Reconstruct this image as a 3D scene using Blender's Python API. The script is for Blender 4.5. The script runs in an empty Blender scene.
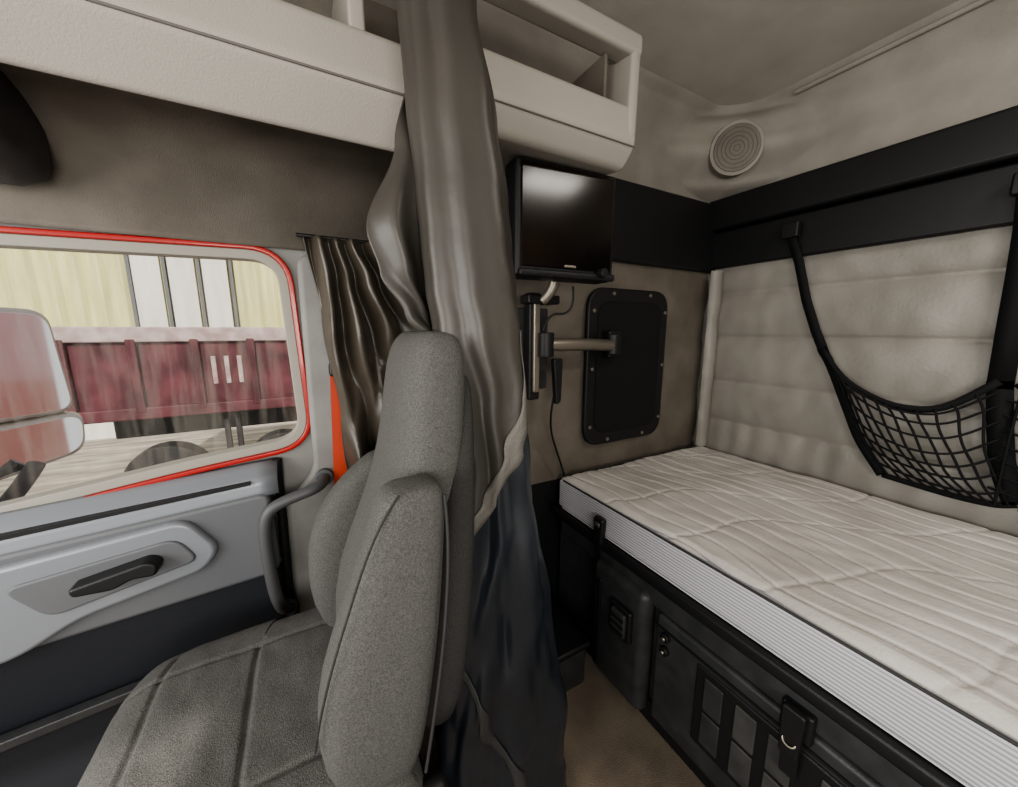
import bpy, bmesh, math, random
from mathutils import Vector, noise
random.seed(3)
ZO=1.28   # eye height above the cab floor; z values below are relative to eye level
C=bpy.context.collection
try: bpy.context.scene.view_settings.look='AgX - Medium High Contrast'
except Exception: pass

# ---------------------------------------------------------------- materials
def mat(name,col,rough=.6,metal=0,col2=None,nscale=30,bump=0,bscale=200,spec=.5,stretch=(1,1,1),coat=0,sheen=0):
    m=bpy.data.materials.new(name); m.use_nodes=True
    nt=m.node_tree; b=nt.nodes['Principled BSDF']; L=nt.links
    b.inputs['Base Color'].default_value=(*col,1); b.inputs['Roughness'].default_value=rough
    b.inputs['Metallic'].default_value=metal; b.inputs['Specular IOR Level'].default_value=spec
    b.inputs['Coat Weight'].default_value=coat; b.inputs['Sheen Weight'].default_value=sheen
    tc=nt.nodes.new('ShaderNodeTexCoord'); mp=nt.nodes.new('ShaderNodeMapping'); mp.inputs['Scale'].default_value=stretch
    L.new(tc.outputs['Object'],mp.inputs['Vector'])
    if col2:
        n=nt.nodes.new('ShaderNodeTexNoise'); n.inputs['Scale'].default_value=nscale; n.inputs['Detail'].default_value=5
        L.new(mp.outputs[0],n.inputs['Vector'])
        r=nt.nodes.new('ShaderNodeValToRGB'); r.color_ramp.elements[0].position=.35; r.color_ramp.elements[1].position=.65
        r.color_ramp.elements[0].color=(*col,1); r.color_ramp.elements[1].color=(*col2,1)
        L.new(n.outputs[0],r.inputs[0]); L.new(r.outputs[0],b.inputs['Base Color'])
    if bump:
        n=nt.nodes.new('ShaderNodeTexNoise'); n.inputs['Scale'].default_value=bscale; n.inputs['Detail'].default_value=3
        L.new(mp.outputs[0],n.inputs['Vector'])
        bp=nt.nodes.new('ShaderNodeBump'); bp.inputs['Strength'].default_value=bump; bp.inputs['Distance'].default_value=.004
        L.new(n.outputs[0],bp.inputs['Height']); L.new(bp.outputs[0],b.inputs['Normal'])
    return m
M={}
M['cab']=mat('cabinet_vinyl',(.35,.325,.29),.5,bump=.2,bscale=300)
M['cabdk']=mat('cabinet_seam',(.13,.12,.11),.6)
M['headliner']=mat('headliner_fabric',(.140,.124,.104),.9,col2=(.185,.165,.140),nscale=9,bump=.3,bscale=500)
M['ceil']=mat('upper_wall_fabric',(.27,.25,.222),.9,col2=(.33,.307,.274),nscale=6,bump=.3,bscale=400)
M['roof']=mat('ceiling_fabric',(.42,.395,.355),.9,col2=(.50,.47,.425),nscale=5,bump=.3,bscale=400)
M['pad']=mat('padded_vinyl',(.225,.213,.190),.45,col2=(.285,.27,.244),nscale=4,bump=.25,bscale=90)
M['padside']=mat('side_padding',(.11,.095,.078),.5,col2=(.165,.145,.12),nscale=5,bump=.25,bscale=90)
M['black']=mat('black_plastic',(.012,.012,.013),.45,bump=.15,bscale=400,spec=.4)
M['blackfab']=mat('black_fabric',(.014,.014,.015),.85,spec=.2)
M['char']=mat('charcoal_plastic',(.026,.027,.029),.45,col2=(.040,.041,.043),nscale=20,bump=.2,bscale=350,spec=.5)
M['grey']=mat('grey_plastic',(.120,.125,.135),.5,bump=.1,bscale=400)
M['bar']=mat('handle_rubber',(.075,.077,.08),.5)
M['pillar']=mat('pillar_plastic',(.19,.185,.175),.6,col2=(.24,.235,.225),nscale=8,bump=.2,bscale=300)
M['silver']=mat('silver_trim',(.235,.25,.275),.38,metal=.2)
M['doordark']=mat('door_lower_vinyl',(.014,.016,.021),.6,bump=.2,bscale=300,spec=.35)
M['red']=mat('red_paint',(.38,.014,.010),.3,coat=.3)
M['belt']=mat('seatbelt_webbing',(.45,.05,.018),.7)
M['seal']=mat('window_seal',(.32,.30,.26),.6)
M['seat']=mat('seat_fabric',(.072,.071,.068),.95,col2=(.128,.126,.121),nscale=420,bump=.5,bscale=500,spec=.2)
M['seatdk']=mat('seat_fabric_dark',(.035,.034,.033),.95,col2=(.055,.054,.052),nscale=420,bump=.5,bscale=420,spec=.2)
M['curt']=mat('curtain_satin',(.040,.036,.031),.43,col2=(.056,.051,.044),nscale=3,bump=.12,bscale=60,spec=.5)
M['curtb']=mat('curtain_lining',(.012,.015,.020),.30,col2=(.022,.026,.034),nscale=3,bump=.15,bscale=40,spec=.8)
M['curtw']=mat('window_curtain_satin',(.045,.037,.028),.34,col2=(.075,.063,.048),nscale=4,bump=.1,bscale=60,spec=.55)
M['hem']=mat('curtain_hem',(.12,.113,.10),.6,bump=.4,bscale=200)
M['hemdk']=mat('curtain_hem_dark',(.04,.04,.04),.6,bump=.4,bscale=200)
M['floor']=mat('floor_carpet',(.13,.105,.08),.95,col2=(.185,.15,.113),nscale=9,bump=.6,bscale=300)
M['mtop']=mat('mattress_cover',(.42,.40,.372),.8,col2=(.53,.51,.48),nscale=4,bump=.35,bscale=140)
M['mside']=mat('mattress_border',(.66,.66,.665),.7)
M['metal']=mat('brushed_metal',(.30,.27,.23),.4,metal=.8)
M['screen']=mat('tv_screen',(.004,.0035,.003),.16,spec=.3,col2=(.012,.007,.0045),nscale=5)  # brown noise colour paints in amber reflections on the screen
M['net']=mat('net_cord',(.012,.012,.013),.8,spec=.2)
M['inset']=mat('inset_panel',(.035,.035,.034),.6,col2=(.06,.06,.057),nscale=15)
M['yellow']=mat('corrugated_sheet',(.60,.57,.27),.6,col2=(.70,.67,.36),nscale=2,stretch=(4,1,.4))
M['white']=mat('white_panel',(.72,.70,.66),.6)
M['trailer']=mat('trailer_paint',(.045,.006,.011),.6,col2=(.12,.03,.04),nscale=3)
M['rail']=mat('faded_rail',(.30,.21,.21),.7,col2=(.46,.38,.37),nscale=6)
M['tyre']=mat('tyre_rubber',(.03,.03,.03),.8)
M['ground']=mat('dusty_ground',(.17,.152,.13),.95,col2=(.42,.385,.34),nscale=1.6,bump=.3,bscale=30,stretch=(.6,3,1))
M['mirror']=mat('mirror_glass',(.85,.85,.85),.04,metal=1)
M['chrome']=mat('mirror_housing',(.40,.38,.35),.3,metal=.3)
M['piping']=mat('piping',(.03,.03,.03),.7)
def stripes(m,scale,c1,c2):
    nt=m.node_tree;b=nt.nodes['Principled BSDF'];tc=nt.nodes.new('ShaderNodeTexCoord')
    w=nt.nodes.new('ShaderNodeTexWave');w.bands_direction='Z';w.inputs['Scale'].default_value=scale
    r=nt.nodes.new('ShaderNodeValToRGB');r.color_ramp.elements[0].color=(*c1,1);r.color_ramp.elements[1].color=(*c2,1)
    r.color_ramp.elements[0].position=.15;r.color_ramp.elements[1].position=.55
    nt.links.new(tc.outputs['Object'],w.inputs['Vector']);nt.links.new(w.outputs[0],r.inputs[0]);nt.links.new(r.outputs[0],b.inputs['Base Color'])
    bp=nt.nodes.new('ShaderNodeBump');bp.inputs['Distance'].default_value=.002;bp.inputs['Strength'].default_value=.5
    nt.links.new(w.outputs[0],bp.inputs['Height']);nt.links.new(bp.outputs[0],b.inputs['Normal'])
stripes(M['mside'],34,(.30,.30,.33),(.54,.54,.56))
g=bpy.data.materials.new('dusty_glass');g.use_nodes=True;nt=g.node_tree;nt.nodes.clear();L=nt.links
o=nt.nodes.new('ShaderNodeOutputMaterial');mx=nt.nodes.new('ShaderNodeMixShader');tr=nt.nodes.new('ShaderNodeBsdfTransparent');df=nt.nodes.new('ShaderNodeBsdfTranslucent')
df.inputs[0].default_value=(.9,.88,.85,1);tc=nt.nodes.new('ShaderNodeTexCoord');mp=nt.nodes.new('ShaderNodeMapping');mp.inputs['Scale'].default_value=(30,1,3)
n=nt.nodes.new('ShaderNodeTexNoise');n.inputs['Scale'].default_value=1.5;n.inputs['Detail'].default_value=6
mr=nt.nodes.new('ShaderNodeMapRange');mr.inputs[1].default_value=.40;mr.inputs[2].default_value=.75;mr.inputs[3].default_value=.01;mr.inputs[4].default_value=.18
L.new(tc.outputs['Object'],mp.inputs[0]);L.new(mp.outputs[0],n.inputs['Vector']);L.new(n.outputs[0],mr.inputs[0]);L.new(mr.outputs[0],mx.inputs[0])
L.new(tr.outputs[0],mx.inputs[1]);L.new(df.outputs[0],mx.inputs[2]);L.new(mx.outputs[0],o.inputs[0]);M['glass']=g

# ---------------------------------------------------------------- helpers
def group(name):
    e=bpy.data.objects.new(name,None);C.objects.link(e);e.empty_display_size=.1;return e
def mesh(name,vs,fs,m,parent=None,smooth=False,bevel=0,sub=0,solid=0,seg=2):
    me=bpy.data.meshes.new(name);me.from_pydata([(x,y,z+ZO) for x,y,z in vs],[],fs);me.update()
    bm=bmesh.new();bm.from_mesh(me);bmesh.ops.recalc_face_normals(bm,faces=bm.faces);bm.to_mesh(me);bm.free()
    ob=bpy.data.objects.new(name,me);C.objects.link(ob)
    for x in (m if isinstance(m,list) else [m]): me.materials.append(M[x])
    if smooth: 
        for p in me.polygons:p.use_smooth=True
    if solid:
        s=ob.modifiers.new('s','SOLIDIFY');s.thickness=solid;s.offset=0
    if bevel:
        b=ob.modifiers.new('b','BEVEL');b.width=bevel;b.segments=seg;b.limit_method='ANGLE';b.angle_limit=.6
        for p in me.polygons:p.use_smooth=True
        ob.modifiers.new('w','WEIGHTED_NORMAL')
    if sub:
        s=ob.modifiers.new('u','SUBSURF');s.levels=sub;s.render_levels=sub
    if parent: ob.parent=parent
    return ob
def box(name,x0,x1,y0,y1,z0,z1,m,parent=None,bevel=.004,seg=2):
    vs=[(x,y,z) for x in(x0,x1) for y in(y0,y1) for z in(z0,z1)]
    fs=[(0,1,3,2),(4,6,7,5),(0,4,5,1),(2,3,7,6),(0,2,6,4),(1,5,7,3)]
    return mesh(name,vs,fs,m,parent,bevel=bevel,seg=seg)
def rpoly(pts,r,n=6):
    out=[];N=len(pts)
    for i in range(N):
        p=Vector(pts[i]);a=Vector(pts[i-1])-p;b=Vector(pts[(i+1)%N])-p
        rr=min(r,a.length*.45,b.length*.45);A=p+a.normalized()*rr;B=p+b.normalized()*rr
        for k in range(n+1):
            t=k/n;q=A*(1-t)**2+p*2*t*(1-t)+B*t*t;out.append((q.x,q.y))
    return out
def prism(name,pts,ax,a,b,m,parent=None,bevel=.004):
    f={'y':lambda p,t:(p[0],t,p[1]),'x':lambda p,t:(t,p[0],p[1]),'z':lambda p,t:(p[0],p[1],t)}[ax]
    n=len(pts);vs=[f(p,a) for p in pts]+[f(p,b) for p in pts]
    fs=[tuple(range(n)),tuple(range(2*n-1,n-1,-1))]+[(i,(i+1)%n,(i+1)%n+n,i+n) for i in range(n)]
    return mesh(name,vs,fs,m,parent,bevel=bevel)
def holeplate(name,outer,inner,y,m,th,parent=None):
    bm=bmesh.new()
    for lp in (outer,inner):
        vs=[bm.verts.new((x,y,z+ZO)) for x,z in lp]
        for i in range(len(vs)):bm.edges.new((vs[i],vs[(i+1)%len(vs)]))
    bmesh.ops.triangle_fill(bm,use_beauty=True,edges=bm.edges[:])
    me=bpy.data.meshes.new(name);bm.to_mesh(me);bm.free();ob=bpy.data.objects.new(name,me);C.objects.link(ob);me.materials.append(M[m])
    s=ob.modifiers.new('s','SOLIDIFY');s.thickness=th;s.offset=0
    if parent:ob.parent=parent
    return ob
def ring(name,l1,l2,y0,y1,m,parent=None):
    n=len(l1);vs=[(x,y0,z) for x,z in l1]+[(x,y0,z) for x,z in l2]+[(x,y1,z) for x,z in l1]+[(x,y1,z) for x,z in l2];fs=[]
    for i in range(n):
        j=(i+1)%n
        fs+=[(i,j,n+j,n+i),(2*n+i,3*n+i,3*n+j,2*n+j),(i,2*n+i,2*n+j,j),(n+i,n+j,3*n+j,3*n+i)]
    return mesh(name,vs,fs,m,parent,bevel=.003)
def tube(name,paths,r,m,parent=None,cyc=False,flat=None):
    cu=bpy.data.curves.new(name,'CURVE');cu.dimensions='3D';cu.bevel_depth=r;cu.bevel_resolution=3;cu.resolution_u=6;cu.use_fill_caps=True
    if not isinstance(paths[0][0],(tuple,list)):paths=[paths]
    for p in paths:
        s=cu.splines.new('NURBS' if len(p)>3 else 'POLY');s.points.add(len(p)-1)
        for i,q in enumerate(p):s.points[i].co=(q[0],q[1],q[2]+ZO,1)
        if len(p)>3:s.order_u=4;s.use_endpoint_u=not cyc
        s.use_cyclic_u=cyc
    t=bpy.data.objects.new('tmp',cu);C.objects.link(t)
    dg=bpy.context.evaluated_depsgraph_get();me=bpy.data.meshes.new_from_object(t.evaluated_get(dg));bpy.data.objects.remove(t)
    me.name=name;me.materials.clear();me.materials.append(M[m])
    for p in me.polygons:p.use_smooth=True
    ob=bpy.data.objects.new(name,me);C.objects.link(ob)
    if parent:ob.parent=parent
    return ob
def cyl(name,c,r,h,ax,m,parent=None,n=24,bevel=.003):
    pts=[(math.cos(2*math.pi*i/n)*r,math.sin(2*math.pi*i/n)*r) for i in range(n)]
    ci={'x':(1,2,0),'y':(0,2,1),'z':(0,1,2)}[ax]
    return prism(name,[(c[ci[0]]+p[0],c[ci[1]]+p[1]) for p in pts],ax,c[ci[2]]-h/2,c[ci[2]]+h/2,m,parent,bevel)
def interp(tab,z):
    if z<=tab[0][0]:return tab[0][1:]
    for a,b in zip(tab,tab[1:]):
        if z<=b[0]:
            t=(z-a[0])/(b[0]-a[0]);t=t*t*(3-2*t)
            return [a[i]*(1-t)+b[i]*t for i in range(1,len(a))]
    return tab[-1][1:]
def profx(name,prof,x0,x1,m,parent=None,th=.02,nx=2,smooth=True,bevel=0):
    vs=[];k=len(prof)
    for i in range(nx):
        x=x0+(x1-x0)*i/(nx-1);vs+=[(x,y,z) for y,z in prof]
    fs=[(i*k+j,i*k+j+1,(i+1)*k+j+1,(i+1)*k+j) for i in range(nx-1) for j in range(k-1)]
    return mesh(name,vs,fs,m,parent,smooth=smooth,solid=th,bevel=bevel)
def grid(name,nu,nv,f,m,parent=None,th=0,sub=0,fmat=None):
    vs=[f(i/nu,j/nv) for i in range(nu+1) for j in range(nv+1)]
    fs=[(i*(nv+1)+j,(i+1)*(nv+1)+j,(i+1)*(nv+1)+j+1,i*(nv+1)+j+1) for i in range(nu) for j in range(nv)]
    return mesh(name,vs,fs,m,parent,smooth=True,solid=th,sub=sub)
def smooth_prof(pts,n=6):
    out=[]
    P=[Vector(p) for p in pts];P=[P[0]]+P+[P[-1]]
    for i in range(1,len(P)-2):
        for k in range(n):
            t=k/n;a,b,c,d=P[i-1:i+3]
            q=.5*((2*b)+(c-a)*t+(2*a-5*b+4*c-d)*t*t+(3*b-a-3*c+d)*t**3);out.append((q.x,q.y))
    out.append(tuple(P[-1]));return out

# ---------------------------------------------------------------- room shell
WY=1.20; RX=1.85; CZ=.94; FZ=-1.28
box('floor',-1.6,RX+.05,-1.25,1.25,FZ-.04,FZ,'floor',bevel=0)
win=rpoly([(-1.05,.17),(-.045,.195),(-.028,-.315),(-.30,-.345),(-1.05,-.455)],.075,8)
def off(lp,d):
    out=[];n=len(lp)
    for i in range(n):
        a=Vector(lp[i-1]);b=Vector(lp[(i+1)%n]);t=(b-a).normalized();out.append((lp[i][0]-t.y*d,lp[i][1]+t.x*d))
    return out
t1=off(win,.02)
sgn=1 if max(p[0] for p in t1)>max(p[0] for p in win) else -1
winA=off(win,sgn*.014);winB=off(win,sgn*.027)
outer=[(-1.5,.30),(.04,.30),(.04,FZ),(-1.5,FZ)]
holeplate('wall_left',outer,win,WY+.02,'pillar',.04)
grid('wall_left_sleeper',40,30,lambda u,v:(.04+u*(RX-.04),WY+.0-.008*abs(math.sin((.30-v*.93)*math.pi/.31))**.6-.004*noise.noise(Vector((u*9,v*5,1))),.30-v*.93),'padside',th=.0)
box('wall_left_base',.04,RX,WY+.005,WY+.03,FZ,-.62,'blackfab',bevel=0)
box('trim_1',.43,RX-.02,WY-.035,WY+.03,.285,.60,'black',bevel=.012)
def rearw(u,v):
    y=WY-u*2.4; z=.32-v*1.0
    seams=[.32,.18,-.03,-.25,-.45,-.7]
    d=0
    for a,b in zip(seams,seams[1:]):
        if b<=z<=a: d=.020*max(0,math.sin(math.pi*(a-z)/(a-b)))**.40
    d+=.005*noise.noise(Vector((y*5,z*8,0)))+.0035*noise.noise(Vector((y*16,z*10,4)))
    if z<-.45: d+=.003*math.sin(y*60+3*noise.noise(Vector((y*3,0,0))))
    return (RX-.012-d,y,z)
grid('wall_back',160,120,rearw,'pad')
box('wall_back_base',RX+.005,RX+.03,-1.2,WY,FZ,.95,'blackfab',bevel=0)
box('trim_2',RX-.055,RX,-1.2,WY,.30,.47,'black',bevel=.01)
box('trim_3',RX-.085,RX,-1.2,WY-.0,.475,.615,'black',bevel=.014)
def upper(u,v):
    z=.60+v*(CZ+.005-.60)
    d=interp([(.60,-.01),(.70,.005),(.80,.035),(.90,.08),(.945,.12)],z)[0]
    r=interp([(.60,.05),(.66,.28),(.76,.44),(.84,.40),(.945,.24)],z)[0]
    xs,ye=-.35,-1.2
    t=u*3
    if t<1: return (xs+(RX-r-xs)*t,WY-d,z)
    if t<2:
        q=t-1
        a=math.pi/2*(1-q);rr=r-d
        ax,ay=RX-r+rr*math.cos(a),WY-r+rr*math.sin(a)
        lx=(RX-r)*(1-q)+(RX-d)*q; ly=(WY-d)*(1-q)+(WY-r)*q
        k=.45
        return (ax*(1-k)+lx*k,ay*(1-k)+ly*k,z)
    return (RX-d,(WY-r)+(ye-(WY-r))*(t-2),z)
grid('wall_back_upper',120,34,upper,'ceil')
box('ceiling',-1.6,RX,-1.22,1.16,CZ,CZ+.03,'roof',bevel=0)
box('wall_right',-.6,RX,-1.24,-1.2,FZ,CZ,'pad',bevel=0)
tube('trim_5',[(RX-.10,-1.1,.915),(RX-.10,0,.915),(RX-.10,.5,.915),(RX-.10,.86,.915)],.009,'ceil')
sp=group('ceiling_speaker')
nrm=Vector((-.70,-.70,-.18)).normalized()
a1=Vector((.7,-.7,0)).normalized();a2=nrm.cross(a1)
cc=Vector((1.650,1.010,.755))
def disc(name,r,o,h,m,n=32):
    b=cc+nrm*o;vs=[]
    for q in (0,h):
        for i in range(n):
            t=2*math.pi*i/n;vs.append(tuple(b+nrm*q+a1*math.cos(t)*r+a2*math.sin(t)*r))
    fs=[tuple(range(n)),tuple(range(2*n-1,n-1,-1))]+[(i,(i+1)%n,(i+1)%n+n,i+n) for i in range(n)]
    return mesh(name,vs,fs,m,sp,bevel=.003)
disc('bezel',.102,-.06,.060,'ceil');disc('grille',.088,-.01,.014,'padside')
for k in range(5):
    rr=.012+.016*k
    tube('slot_%d'%k,[tuple(cc+nrm*.004+a1*math.cos(t*math.pi/8)*rr+a2*math.sin(t*math.pi/8)*rr) for t in range(16)],.0014,'headliner',sp,cyc=True)

# ---------------------------------------------------------------- headliner above window
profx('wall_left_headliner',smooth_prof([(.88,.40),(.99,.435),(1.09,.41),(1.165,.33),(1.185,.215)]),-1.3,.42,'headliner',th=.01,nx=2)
prism('overhead_console',rpoly([(.72,.62),(.745,.40),(.90,.295),(1.17,.265),(1.17,.62)],.08),'x',-1.2,-.41,'char',bevel=.05)  # dark overhead front console, not a trim strip

# ---------------------------------------------------------------- overhead cabinets
cab=group('overhead_cabinet')
prof1=rpoly([(.805,.550),(.795,.455),(.862,.372),(.885,.385),(1.10,.50),(1.10,.550)],.018,4)
prism('fascia',prof1,'x',-.62,.36,'cab',cab,bevel=.012)
tube('fascia_crease',[(-.62,.7975,.452),(-.2,.7975,.452),(.1,.7975,.452),(.36,.7975,.452)],.0022,'cabdk',cab)
box('shelf_back',-.6,.36,1.08,1.12,.54,.80,'headliner',cab,0)
box('upper_rail',-.6,.36,.82,.88,.73,.79,'cab',cab,.012)
box('divider',.115,.145,.81,1.08,.54,.73,'cab',cab,.006)
cab2=group('overhead_cabinet')
prof2=rpoly([(.80,.595),(.795,.50),(.84,.45),(1.16,.50),(1.16,.54),(.83,.54),(.83,.595)],.02,4)
prism('fascia',prof2,'x',.365,.84,'cab',cab2,bevel=.012)
tube('fascia_crease',[(.365,.797,.497),(.5,.797,.497),(.7,.797,.497),(.835,.797,.497)],.0018,'cabdk',cab2)
prism('upper_rail',rpoly([(.79,.71),(.79,.765),(.86,.765),(.86,.72)],.015),'x',.365,.84,'cab',cab2,bevel=.008)
prism('end_panel',rpoly([(.795,.50),(.79,.765),(1.16,.765),(1.16,.50)],.03),'x',.805,.838,'cab',cab2,bevel=.01)
box('shelf_back',.365,.80,1.12,1.16,.53,.78,'headliner',cab2,0)
box('divider',.745,.755,.83,1.12,.54,.715,'padside',cab2,.002)

# ---------------------------------------------------------------- window, door
glass=prism('window_1',win,'y',WY+.035,WY+.038,'glass',bevel=0)
wf=group('window_frame')
ring('red_frame',winB,winA,WY-.012,WY+.05,'red',wf)
ring('rubber_seal',winA,off(win,-sgn*.010),WY-.006,WY+.04,'seal',wf)
door=group('door_1')
def sill(x): return -.355+(x+.04)*.075
pr=[(1.195,0),(1.165,-.012),(1.135,-.035),(1.13,-.08)]
def dp(u,v):
    x=-1.1+u*1.0;i=min(2,int(v*3));t=v*3-i;a,b=pr[i],pr[i+1]
    return (x,a[0]+(b[0]-a[0])*t,sill(x)+a[1]+(b[1]-a[1])*t)
grid('sill_ledge',20,9,dp,'silver',door,th=.006)
prism('sill_groove',[(-1.1,-.455),(-.16,-.395),(-.16,-.403),(-1.1,-.467)],'y',1.122,1.14,'black',door,0)
prism('upper_panel',rpoly([(-1.1,-.50),(-.12,-.43),(-.115,-.67),(-1.1,-.73)],.03),'y',1.12,1.19,'grey',door,.012)
prism('pull_panel',rpoly([(-1.0,-.525),(-.295,-.455),(-.235,-.55),(-.27,-.60),(-.50,-.645),(-.60,-.70),(-1.0,-.74)],.035),'y',1.10,1.135,'silver',door,.012)
prism('pull_cup',rpoly([(-.60,-.53),(-.315,-.495),(-.275,-.565),(-.54,-.62)],.03),'y',1.094,1.115,'grey',door,.006)
prism('pull_handle',rpoly([(-.49,-.545),(-.36,-.520),(-.34,-.535),(-.348,-.56),(-.39,-.555),(-.42,-.57),(-.485,-.565)],.012),'y',1.055,1.10,'black',door,.010)
prism('lower_panel',rpoly([(-1.1,-.72),(-.115,-.665),(-.13,-1.27),(-1.1,-1.27)],.03),'y',1.135,1.19,'doordark',door,.01)
prism('map_pocket',rpoly([(-1.05,-.93),(-.30,-.86),(-.26,-.98),(-.3,-1.2),(-1.05,-1.2)],.05),'y',1.105,1.14,'doordark',door,.015)
prism('pocket_lip',rpoly([(-1.05,-.91),(-.30,-.845),(-.29,-.865),(-1.05,-.935)],.008),'y',1.09,1.12,'char',door,.006)
tube('door_edge_seal',[(-.10,1.185,-.36),(-.105,1.18,-.6),(-.11,1.18,-.9),(-.11,1.18,-1.26)],.012,'black',door)
bp=group('trim_6')
prism('pillar_cover',rpoly([(-.005,.20),(.10,.22),(.16,-.3),(.18,-1.2),(-.09,-1.2),(-.09,-.50),(-.01,-.40)],.03),'y',1.165,1.195,'pillar',bp,.015)
gb=group('grab_handle')
tube('bar',[(.015,1.15,-.425),(.01,1.10,-.43),(-.04,1.09,-.440),(-.11,1.09,-.455),(-.140,1.09,-.49),(-.138,1.09,-.62),(-.13,1.10,-.78),(-.11,1.15,-.81)],.0155,'bar',gb)
cyl('upper_mount',(.015,1.153,-.425),.024,.02,'y','bar',gb);cyl('lower_mount',(-.11,1.153,-.81),.024,.02,'y','bar',gb)
sb=group('seat_belt')
prism('webbing',[(.052,-.12),(.088,-.12),(.066,-.60),(.032,-.60)],'y',1.150,1.153,'belt',sb,0)
prism('webbing_fold',[(.066,-.15),(.086,-.15),(.072,-.52),(.052,-.50)],'y',1.142,1.145,'belt',sb,0)
box('guide',.05,.10,1.14,1.165,-.13,-.09,'black',sb,.008)

# ---------------------------------------------------------------- window curtain (gathered)
wc=group('window_curtain')
def wcf(u,v):
    z=.235-v*.80
    xl=interp([(0,.015),(.25,.035),(.6,.068),(1,.11)],v)[0]
    xr=interp([(0,.22),(.12,.27),(.3,.34),(.6,.36),(1,.40)],v)[0]
    uu=u+.03*math.sin(v*6+u*5)+.018*math.sin(v*13+u*7)+.02*noise.noise(Vector((u*4,v*4,2)))
    x=xl+(xr-xl)*uu
    amp=.020+.012*v+.012*noise.noise(Vector((u*5,v*3,7)))
    y=1.095+amp*math.sin(u*2*math.pi*4.6+2.2*math.sin(v*3+u*4))+.010*math.sin(u*27+v*9)+.008*noise.noise(Vector((u*12,v*9,1)))
    return (x,y,z-.03*math.sin(u*3)*v)
grid('gathered_cloth',150,80,wcf,'curtw',wc,th=.002)
tube('curtain_rail',[(.0,1.12,.24),(.42,1.12,.24)],.005,'black',wc)

# ---------------------------------------------------------------- sleeper privacy curtain
pc=group('privacy_curtain')
tab=[(-1.26,.16,.57,.70,.105),(-.95,.19,.53,.69,.10),(-.63,.235,.475,.685,.09),(-.45,.255,.445,.68,.08),(-.30,.265,.425,.68,.075),(-.14,.255,.405,.68,.07),
     (0,.215,.400,.68,.07),(.08,.205,.39,.68,.065),(.16,.20,.378,.68,.062),(.25,.195,.368,.68,.06),(.38,.185,.345,.68,.06),(.55,.18,.31,.69,.06),(.93,.17,.30,.70,.06)]
def cpt(th,z,out=0):
    xl,xr,cy,ry=interp(tab,z)
    cx=(xl+xr)/2;rx=(xr-xl)/2
    k=max(0,min(1,(.15-z)/.6))
    f=1+.095*math.sin(4*th+z*1.2+.6)+(.03+.03*k)*math.sin(9*th-z*2.2+.8*math.sin(z*5))+(.05+.10*k)*noise.noise(Vector((math.cos(th)*2,math.sin(th)*2,z*(2+3*k))))+.075*k*noise.noise(Vector((math.cos(th)*4.5,math.sin(th)*4.5,z*11)))
    e=2/2.3
    c,s=math.cos(th),math.sin(th)
    return (cx+(rx*f*.97+out)*math.copysign(abs(c)**e,c),cy+(ry*f+out)*math.copysign(abs(s)**e,s),z)
NT,NZ=240,170
vs=[];fs=[]
for j in range(NZ+1):
    z=-1.26+j/NZ*(.93+1.26)
    for i in range(NT): vs.append(cpt(2*math.pi*i/NT,z))
for j in range(NZ):
    for i in range(NT): fs.append((j*NT+i,j*NT+(i+1)%NT,(j+1)*NT+(i+1)%NT,(j+1)*NT+i))
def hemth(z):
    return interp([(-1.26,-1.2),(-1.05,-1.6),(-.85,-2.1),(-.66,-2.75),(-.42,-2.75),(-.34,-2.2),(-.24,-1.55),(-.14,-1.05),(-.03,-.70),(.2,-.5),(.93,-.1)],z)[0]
cu=mesh('hanging_cloth',vs,fs,['curt','curtb'],pc,smooth=True)
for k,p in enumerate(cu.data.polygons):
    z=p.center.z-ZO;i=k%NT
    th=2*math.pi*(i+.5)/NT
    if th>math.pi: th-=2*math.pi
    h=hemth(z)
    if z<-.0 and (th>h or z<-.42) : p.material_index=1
def hemstrip(name,z0,z1,w,m):
    vs=[];fs=[];n=120
    for k in range(n+1):
        z=z0+(z1-z0)*k/n
        for d in(-w,-w/3,w/3,w):
            vs.append(cpt(hemth(z)+d,z,.0035))
    for k in range(n):
        for q in range(3): a=4*k+q;fs.append((a,a+1,a+5,a+4))
    return mesh(name,vs,fs,m,pc,smooth=True,solid=.002)
hemstrip('hem_upper',-.44,.0,.19,'hem')
hemstrip('hem_lower',-1.25,-.70,.065,'hemdk')
def flap(u,v):
    z=.52-v*.56
    xl=interp([(0,.20),(.12,.195),(.35,.165),(.62,.108),(.75,.125),(.88,.165),(1,.225)],v)[0]
    xr=.27
    return (xl+(xr-xl)*u,.715+.016*math.sin(u*7+v*4)+.006*math.sin(u*15-v*9)-.02*math.sin(v*3.1)*(1-u),z+.012*math.sin(u*8))
grid('side_flap',50,50,flap,'curt',pc,th=.003)
box('curtain_track',.14,.34,.64,.75,.925,.94,'black',pc,.003)

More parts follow.
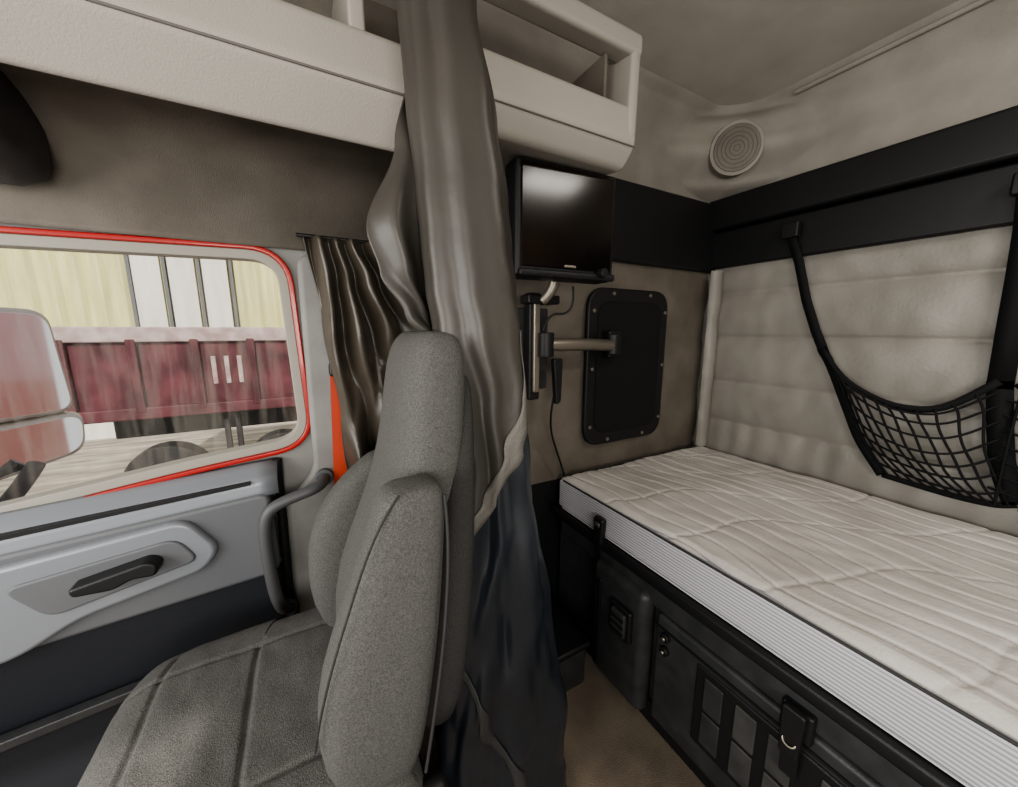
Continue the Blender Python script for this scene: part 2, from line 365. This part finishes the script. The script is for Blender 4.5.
# ---------------------------------------------------------------- seat
seat=group('truck_seat')
def loft(name,secs,m,parent,n=28,e=3.2,sub=1):
    vs=[];k=len(secs)
    for z,xf,xb,yc,hw in secs:
        cx=(xf+xb)/2;rx=(xb-xf)/2
        for i in range(n):
            t=2*math.pi*i/n;c,s=math.cos(t),math.sin(t)
            vs.append((cx+rx*math.copysign(abs(c)**(2/e),c),yc+hw*math.copysign(abs(s)**(2/e),s),z))
    fs=[(j*n+i,j*n+(i+1)%n,(j+1)*n+(i+1)%n,(j+1)*n+i) for j in range(k-1) for i in range(n)]
    fs+=[tuple(range(n))[::-1],tuple(range((k-1)*n,k*n))]
    return mesh(name,vs,fs,m,parent,smooth=True,sub=sub)
Y0=.735
loft('backrest_core',[(-.76,.03,.14,Y0,.13),(-.74,.01,.17,Y0,.15),(-.62,.0,.20,Y0,.155),(-.50,.015,.222,Y0,.155),(-.38,.07,.238,Y0,.155),(-.29,.105,.247,Y0,.158),(-.20,.125,.255,Y0,.152),(-.12,.135,.262,Y0,.142),(-.06,.145,.264,Y0,.136),(-.025,.158,.26,Y0,.128),(-.005,.175,.25,Y0,.11),(0,.19,.23,Y0,.09)],'seat',seat)
loft('backrest_shell',[(-.76,.10,.20,Y0,.17),(-.70,.12,.225,Y0,.20),(-.45,.15,.25,Y0,.20),(-.30,.18,.258,Y0,.18),(-.2,.22,.27,Y0,.14),(-.10,.235,.272,Y0,.12),(-.06,.24,.268,Y0,.09)],'seatdk',seat)
loft('bolster_near',[(-.745,.03,.09,.545,.030),(-.73,.0,.11,.545,.045),(-.66,-.035,.128,.545,.054),(-.56,-.035,.145,.545,.055),(-.47,-.008,.158,.545,.053),(-.38,.03,.166,.545,.050),(-.30,.058,.172,.545,.046),(-.255,.072,.174,.545,.043),(-.238,.082,.168,.545,.036),(-.232,.10,.155,.545,.024)],'seat',seat,e=3.4)
loft('bolster_far',[(-.745,.03,.09,.905,.035),(-.725,-.005,.115,.905,.05),(-.64,-.040,.13,.905,.056),(-.54,-.042,.145,.905,.056),(-.46,-.030,.158,.905,.054),(-.40,.0,.166,.905,.052),(-.35,.04,.172,.905,.048),(-.31,.09,.172,.905,.042),(-.29,.12,.165,.905,.03)],'seat',seat,e=2.8)
tube('bolster_seam',[(.168,.512,-.25),(.170,.499,-.31),(.162,.493,-.42),(.146,.491,-.55),(.115,.493,-.72)],.0028,'piping',seat)
tube('bolster_seam_2',[(.10,.512,-.236),(.06,.503,-.28),(.025,.500,-.38),(-.02,.50,-.50),(-.038,.51,-.60)],.0018,'seatdk',seat)
def cush(u,v):
    x=-.40+u*.52;y=.465+v*.545
    a=2*u-1;b=2*v-1
    edge=max(0,1-abs(a)**6)*max(0,1-abs(b)**6)
    z=-.80+.105*edge**.35
    z+=.018*(abs(b)**3)*edge
    g=lambda d,w:math.exp(-(d/w)**2)
    z-=.006*g(v-.22,.008)+.006*g(v-.78,.008)
    if .22<v<.78: z-=.006*g(u-.48,.009)
    z-=.006*g(u-.16,.009)*(1 if .1<v<.9 else .3)
    z+=.006*noise.noise(Vector((x*8,y*8,2)))+.002*noise.noise(Vector((x*30,y*20,5)))
    xx=x+(.05*abs(b)**5 if a<0 else 0)
    return (xx,y,z)
grid('cushion_top',130,130,cush,'seat',seat)
prism('cushion_body',rpoly([(-.375,.48),(.12,.475),(.12,1.0),(-.375,.995)],.07),'z',-.88,-.775,'seat',seat,.02)
box('seat_pan',-.32,.14,.50,.97,-.93,-.87,'black',seat,.015)
box('pedestal',-.22,.12,.54,.93,-1.28,-.93,'char',seat,.02)
box('recliner_cover',-.02,.15,.475,.515,-.86,-.75,'black',seat,.015)
cyl('recliner_knob',(.06,.462,-.80),.03,.03,'y','black',seat)

# ---------------------------------------------------------------- bunk + mattress
mt=group('mattress')
MX0,MX1,MY0,MY1=.87,1.80,-.86,1.150
def mtop(u,v):
    x=MX0+.012+u*(MX1-MX0-.024);y=MY0+v*(MY1-MY0)
    a=min(u,1-u)*(MX1-MX0);b=min(v,1-v)*(MY1-MY0)
    e=min(a,b);z=-.612+.020*min(1,e/.03)**.5
    w=x*1.0+.020*math.sin(y*7)+.009*math.sin(y*16+x*9)+.012*noise.noise(Vector((x*3,y*3,9)))
    d=abs((w/.070)%1-.5)*2
    z-=.0085*math.exp(-(d/.13)**2)
    w2=x*.45+y*.80+.04*math.sin(x*9)+.03*noise.noise(Vector((x*4,y*4,3)))
    d2=abs((w2/.21)%1-.5)*2
    z-=.0035*math.exp(-(d2/.05)**2)
    z+=.007*noise.noise(Vector((x*6,y*4,0)))+.003*noise.noise(Vector((x*26,y*12,3)))
    return (x,y,z)
grid('quilted_top',250,400,mtop,'mtop',mt)
box('border',MX0,MX1,MY0,MY1,-.722,-.606,'mside',mt,.012,3)
for nm,z in(('piping_top',-.604),('piping_bottom',-.720)):
    tube(nm,[(MX0+.002,MY0,z),(MX0+.002,MY1-.03,z)],.0035,'piping' if z>-.7 else 'mside',mt)
    tube(nm+'_end',[(MX0+.01,MY1+.001,z),(MX1,MY1+.001,z)],.0035,'piping' if z>-.7 else 'mside',mt)
bb=group('bunk_base')
box('carcass',.90,1.84,-.86,1.17,-1.275,-.74,'char',bb,.004)
box('deck',.85,1.84,-.86,1.18,-.765,-.726,'black',bb,.01)
box('top_rail',.865,.905,-.86,1.12,-.835,-.765,'char',bb,.01)
box('kick',.885,.92,-.86,1.12,-1.275,-1.2,'black',bb,.006)
box('pilaster',.84,.905,.66,.90,-1.24,-.80,'char',bb,.03,4)
box('pilaster_rib',.832,.85,.845,.86,-1.2,-.86,'black',bb,.004)
box('drawer_front',.868,.905,-.30,.64,-1.22,-.845,'char',bb,.012)
box('socket_frame',.822,.845,.70,.79,-1.0,-.885,'black',bb,.008)
box('socket_flap',.812,.828,.715,.775,-.985,-.90,'char',bb,.006)
for k in range(3): box('socket_rib_%d'%k,.808,.815,.718,.772,-.975+.025*k,-.965+.025*k,'black',bb,.001)
cyl('power_socket_1',(.862,.60,-.90),.014,.018,'x','black',bb);cyl('power_socket_2',(.862,.60,-.945),.014,.018,'x','black',bb)
cyl('socket_pin_1',(.851,.60,-.90),.006,.006,'x','metal',bb);cyl('socket_pin_2',(.851,.60,-.945),.006,.006,'x','metal',bb)
box('recess_panel',.862,.872,.04,.50,-1.14,-.895,'black',bb,.006)
for k,y in enumerate((.455,.375,.30,.20,.12)):
    for q in range(2): box('inset_panel_%d_%d'%(k,q),.857,.864,y-.032,y+.018,-1.12+.108*q,-1.022+.108*q,'inset' if k!=0 else 'char',bb,.004)
box('drawer_seam',.864,.87,-.3,.64,-.885,-.878,'black',bb,0)
def latch(k,y):
    box('latch_plate_%d'%k,.846,.868,y-.03,y+.03,-.86,-.79,'black',bb,.006)
    prism('latch_lever_%d'%k,rpoly([(y-.022,-.785),(y+.022,-.785),(y+.018,-.90),(y-.018,-.90)],.008),'x',.828,.846,'black',bb,.004)
    tube('latch_hook_%d'%k,[(.83,y-.012,-.86),(.822,y-.012,-.872),(.822,y+.012,-.872),(.83,y+.012,-.86)],.0025,'metal',bb)
    box('latch_strap_%d'%k,.842,.848,y-.016,y+.016,-.96,-.88,'black',bb,.002)
latch(1,.27);latch(2,.02)
bk=group('restraint_buckle')
prism('body',rpoly([(.857,-.645),(.903,-.645),(.898,-.745),(.862,-.745)],.01),'x',.838,.862,'black',bk,.006)
box('button',.834,.842,.868,.892,-.675,-.660,'metal',bk,.003)
box('webbing',.846,.850,.866,.894,-.80,-.74,'black',bk,.001)
sx=group('storage_step')
box('body',.60,.80,.86,1.17,-1.28,-1.12,'char',sx,.02,3);box('lid',.59,.81,.85,1.18,-1.125,-1.10,'black',sx,.01)

def roll(u,v):
    t=-math.pi*.9+u*math.pi*1.3;r=.044+.002*math.sin(v*math.pi*5)+.003*math.sin(u*9)+.004*noise.noise(Vector((u*3,v*9,0)))
    return (RX-.058+r*math.cos(t),WY-.048+r*math.sin(t),-.595+v*.88)
grid('wall_back_corner_pad',30,60,roll,'pad')

# ---------------------------------------------------------------- hatch panel on side wall
hp=group('luggage_hatch')
hy=WY-.015
prism('panel',rpoly([(1.01,.175),(1.49,.175),(1.49,-.50),(1.01,-.50)],.09,8),'y',hy-.022,hy,'black',hp,.008)
prism('raised_centre',rpoly([(1.06,.12),(1.44,.12),(1.44,-.445),(1.06,-.445)],.07,8),'y',hy-.028,hy-.02,'blackfab',hp,.008)
sc=[(1.035,.08),(1.035,-.16),(1.035,-.41),(1.465,.08),(1.465,-.16),(1.465,-.41),(1.14,.152),(1.36,.152),(1.14,-.477),(1.36,-.477)]
for k,(x,z) in enumerate(sc): cyl('screw_%d'%k,(x,hy-.026,z),.008,.008,'y','metal',hp,12,.001)

# ---------------------------------------------------------------- television on arm
tv=group('television')
TX,TYY=.705,.945
def tvb(nm,x0,x1,y0,y1,z0,z1,m,bev=.005):
    o=box(nm,x0-TX,x1-TX,y0-TYY,y1-TYY,z0,z1,m,tv,bev);o.location=(TX,TYY,0);o.rotation_euler=(0,0,math.radians(-4));return o
tvb('bezel',.525,.865,.895,.975,.150,.458,'black',.012)
tvb('screen',.540,.850,.890,.896,.178,.446,'screen',.003)
tvb('back_housing',.58,.83,.97,1.01,.18,.42,'char',.02)
tvb('bottom_ledge',.530,.860,.878,.897,.150,.170,'black',.006)
tvb('logo_plate',.68,.72,.887,.892,.181,.188,'metal',.001)
cyl('knob',(.80,.868,.170),.014,.03,'y','black',tv)
arm=group('tv_wall_mount')
box('vertical_rail',.69,.735,1.10,1.14,-.25,.13,'black',arm,.006)
box('rail_face',.70,.725,1.085,1.10,-.22,.10,'metal',arm,.004)
box('wall_plate',.66,.80,1.145,1.185,-.22,.08,'char',arm,.006)
box('rail_top_clamp',.66,.79,1.06,1.12,.09,.120,'black',arm,.006)
tube('lower_arm',[(.74,1.08,-.05),(.85,1.07,-.05),(.95,1.075,-.05),(1.08,1.10,-.06)],.024,'metal',arm)
tube('upper_arm',[(.72,1.07,.10),(.74,1.05,.12),(.76,1.03,.16),(.74,1.025,.24)],.018,'metal',arm)
cyl('arm_joint_1',(.745,1.08,-.05),.030,.085,'z','black',arm);cyl('arm_joint_2',(1.09,1.10,-.055),.028,.08,'z','black',arm)
box('end_bracket',1.08,1.15,1.11,1.155,-.11,.0,'black',arm,.006)
tube('cable',[(.78,1.09,-.10),(.80,1.07,-.13),(.79,1.08,-.22),(.78,1.09,-.30),(.80,1.12,-.40),(.86,1.14,-.50),(.90,1.15,-.60)],.004,'black',arm)
tube('cable_loop',[(.82,1.03,.15),(.84,1.04,.08),(.80,1.06,.04),(.76,1.08,.07),(.74,1.09,.0)],.004,'black',arm)
prism('microphone_clip',rpoly([(.77,-.10),(.81,-.10),(.805,-.26),(.785,-.27)],.01),'y',1.06,1.085,'black',arm,.006)

# ---------------------------------------------------------------- cargo net on the rear wall
net=group('cargo_net')
K=1.78/1.8
def bez(pts,t):
    pts=[Vector(p) for p in pts]
    i=min(len(pts)-2,int(t*(len(pts)-1)));f=t*(len(pts)-1)-i
    P=[pts[max(0,i-1)],pts[i],pts[i+1],pts[min(len(pts)-1,i+2)]]
    a,b,c,d=P;return .5*((2*b)+(c-a)*f+(2*a-5*b+4*c-d)*f*f+(3*b-a-3*c+d)*f**3)
top=[(.68,-.07),(.60,-.175),(.51,-.235),(.42,-.262),(.33,-.245),(.235,-.15)]
bot=[(.445,-.52),(.38,-.525),(.30,-.53),(.24,-.53),(.19,-.525),(.155,-.51)]
lef=[(.68,-.07),(.64,-.14),(.57,-.30),(.52,-.41),(.445,-.52)]
rig=[(.235,-.15),(.225,-.22),(.21,-.32),(.19,-.42),(.155,-.51)]
def coon(s,t):
    a,b,l,r=bez(top,s),bez(bot,s),bez(lef,t),bez(rig,t)
    p=a*(1-t)+b*t+l*(1-s)+r*s-(Vector(top[0])*(1-s)*(1-t)+Vector(top[-1])*s*(1-t)+Vector(bot[0])*(1-s)*t+Vector(bot[-1])*s*t)
    bul=.07*math.sin(math.pi*s)*math.sin(math.pi*min(1,t*.9+.1))
    return (1.785-bul,p.x*K,p.y*K)
lines=[]
for k in range(1,12): lines.append([coon(min(1,max(0,k/12+.01*math.sin(k*5+t))),t/12) for t in range(13)])
for k in range(1,8): lines.append([coon(t/14,k/8) for t in range(15)])
tube('mesh_cords',lines,.0036,'net',net)
def ribbon(nm,pts,w):
    vs=[];fs=[]
    for i,p in enumerate(pts):
        a=Vector(pts[max(0,i-1)]);b=Vector(pts[min(len(pts)-1,i+1)]);t=(b-a).normalized();s=t.cross(Vector((1,0,0))).normalized()*w/2
        vs+=[tuple(Vector(p)+s),tuple(Vector(p)-s)]
    for i in range(len(pts)-1):fs.append((2*i,2*i+1,2*i+3,2*i+2))
    return mesh(nm,vs,fs,'net',net,smooth=True,solid=.005)
ribbon('top_binding',[coon(t/20,0) for t in range(21)],.022)
ribbon('bottom_binding',[coon(t/20,1) for t in range(21)],.018)
ribbon('left_binding',[coon(0,t/20) for t in range(21)],.030)
ribbon('right_binding',[coon(1,t/20) for t in range(21)],.05)
ribbon('hanging_strap',[(1.785,.66,-.09),(1.785,.70,.0),(1.785,.745,.12),(1.785,.79,.28),(1.755,.825,.40)],.032)
ribbon('hanging_strap_2',[(1.785,.230,-.17),(1.785,.236,.0),(1.785,.24,.15),(1.785,.245,.28),(1.755,.25,.40)],.05)
box('strap_buckle',1.745,1.775,.79,.85,.37,.43,'black',net,.006)
ribbon('side_piece',[(1.785,.20,-.15),(1.785,.10,-.24),(1.785,-.02,-.27),(1.785,-.14,-.24)],.022)
box('strap_buckle_2',1.745,1.775,.215,.285,.37,.43,'black',net,.006)
ln2=[]
for k in range(8):
    y=.19-k*.045;ln2.append([(1.78,y,-.16-.03*min(k,4)),(1.76,y,-.33),(1.78,y,-.52)])
for k in range(7): ln2.append([(1.78,.21,-.2-.045*k),(1.755,.0,-.27-.04*k),(1.78,-.14,-.26-.04*k)])
tube('mesh_cords_2',ln2,.0036,'net',net)

# ---------------------------------------------------------------- outside: mirror, truck body, yard
mi=group('wing_mirror')
mc=Vector((-.80,1.62,-.03));mn=Vector((.78,-.62,0)).normalized();ma=Vector((-mn.y,mn.x,0))
def mp(nm,pts,d0,d1,m,bev=.006):
    vs=[];n=len(pts)
    for d in(d0,d1):
        for a,z in pts: q=mc+ma*a+mn*d;vs.append((q.x,q.y,z))
    fs=[tuple(range(n)),tuple(range(2*n-1,n-1,-1))]+[(i,(i+1)%n,(i+1)%n+n,i+n) for i in range(n)]
    return mesh(nm,vs,fs,m,mi,bevel=bev)
mp('upper_housing',rpoly([(-.16,.075),(.155,.065),(.175,-.27),(-.16,-.27)],.05),-.09,0,'chrome',.02)
mp('upper_glass',rpoly([(-.145,.060),(.14,.050),(.16,-.255),(-.145,-.255)],.045),.0,.004,'mirror',.001)
mp('lower_housing',rpoly([(-.16,-.28),(.195,-.265),(.18,-.41),(-.14,-.455)],.05),-.09,0,'chrome',.02)
mp('lower_glass',rpoly([(-.145,-.295),(.178,-.280),(.165,-.395),(-.13,-.44)],.045),.0,.004,'mirror',.001)
tube('support_arm',[(-.75,1.62,-.40),(-.78,1.50,-.52),(-.85,1.36,-.60),(-.92,1.26,-.62)],.02,'char',mi)
body=group('truck_body')
holeplate('door_skin',[(-1.45,.27),(.02,.27),(.02,-1.6),(-1.45,-1.6)],off(win,sgn*.004),WY+.062,'red',.02,body)
box('sleeper_skin',.03,1.9,1.25,1.28,-1.7,1.0,'red',body,.01)
box('sill_step',-1.3,.4,1.28,1.45,-1.75,-1.65,'char',body,.01)
bld=group('warehouse')
GZ=-2.75;BY=13
vs=[];fs=[];n=240
for i in range(n+1):
    x=-16+i*24/n;y=BY+(.06 if (i//2)%2 else 0)
    vs+=[(x,y,GZ+2.6),(x,y,GZ+8)]
for i in range(n):fs.append((2*i,2*i+1,2*i+3,2*i+2))
mesh('corrugated_wall',vs,fs,'yellow',bld)
box('block_wall',-16,8,BY-.02,BY+.2,GZ,GZ+2.7,'white',bld,0)
for k,x in enumerate((-3.7,-3.0,-2.3)): box('roller_door_%d'%k,x,x+.55,BY-.08,BY,GZ+2.3,GZ+8,'white',bld,.01)
for k,x in enumerate((-3.78,-3.1,-2.4,-1.7)): box('post_%d'%k,x,x+.07,BY-.12,BY,GZ,GZ+8,'grey',bld,.0)
tr_=group('dump_trailer');TY=7.0
box('top_rail',-2.9,3.2,TY-.08,TY,-.16,.05,'rail',tr_,.02)
box('body_side',-2.9,3.2,TY-.02,TY+2.2,-1.12,-.1,'trailer',tr_,.02)
box('bottom_rail',-2.9,3.2,TY-.08,TY,-1.25,-1.08,'trailer',tr_,.02)
for k in range(9): box('rib_%d'%k,-2.85+k*.68,-2.75+k*.68,TY-.09,TY,-1.15,-.12,'trailer',tr_,.01)
for k in range(4): box('lettering_bar_%d'%k,-1.28+k*.16,-1.22+k*.16,TY-.04,TY-.01,-.80,-.38,'rail',tr_,.01)
box('chassis',-2.6,3.0,TY+.4,TY+1.8,-1.6,-1.25,'tyre',tr_,.02)
for k,x in enumerate((-2.0,-.5,1.0,2.2)):
    cyl('wheel_%d'%k,(x,TY+.25,GZ+.52),.52,.35,'y','tyre',tr_,28,.03);cyl('hub_%d'%k,(x,TY+.06,GZ+.52),.24,.04,'y','rail',tr_,20,.01)
for k,x in enumerate((-1.25,-1.1)): box('landing_leg_%d'%k,x,x+.07,TY+.1,TY+.2,GZ,-1.2,'tyre',tr_,.01)
box('ground',-30,30,1.8,40,GZ-.1,GZ,'ground',None,0)
box('concrete_kerb',-8,4,4.6,4.9,GZ,GZ+.15,'white',None,.02)

# ---------------------------------------------------------------- lights
w=bpy.data.worlds.new('World');bpy.context.scene.world=w;w.use_nodes=True
nt=w.node_tree;bg=nt.nodes['Background'];sky=nt.nodes.new('ShaderNodeTexSky')
sky.sky_type='HOSEK_WILKIE';sky.turbidity=5;sky.sun_direction=Vector((-.4,-.6,.7)).normalized()
mixn=nt.nodes.new('ShaderNodeMixRGB');mixn.inputs[0].default_value=.7;mixn.inputs[2].default_value=(.88,.88,.88,1)
nt.links.new(sky.outputs[0],mixn.inputs[1]);nt.links.new(mixn.outputs[0],bg.inputs[0]);bg.inputs[1].default_value=1.15
def area(nm,loc,rot,sx,sy,e,col=(1,1,1)):
    l=bpy.data.lights.new(nm,'AREA');l.shape='RECTANGLE';l.size=sx;l.size_y=sy;l.energy=e;l.color=col
    o=bpy.data.objects.new(nm,l);o.location=(loc[0],loc[1],loc[2]+ZO);o.rotation_euler=[math.radians(a) for a in rot];C.objects.link(o)
s=bpy.data.lights.new('sun','SUN');s.energy=4.5;s.angle=.02;s.color=(1,.94,.82);so=bpy.data.objects.new('sun',s)
so.rotation_euler=Vector((.15,.75,-.62)).to_track_quat('-Z','Y').to_euler();so.location=(0,-5,8);C.objects.link(so)
area('windshield_daylight',(-1.5,0,.05),(90,0,-90),2.1,.8,42,(1,.965,.91))
area('driver_window_daylight',(-.2,-1.17,.0),(90,0,0),.9,.6,23,(1,.96,.90))
area('ceiling_fill',(1.25,-.35,.92),(0,0,0),.4,.25,11,(1,.94,.86))  # unseen fill light added under the ceiling to brighten the dim cab

cam=bpy.data.cameras.new('camera');cam.sensor_width=36;cam.lens=364/1018*36;cam.clip_start=.02
co=bpy.data.objects.new('camera',cam);co.location=(0,0,ZO);co.rotation_euler=(math.radians(90-9.82),0,math.radians(-28.9));C.objects.link(co)
bpy.context.scene.camera=co
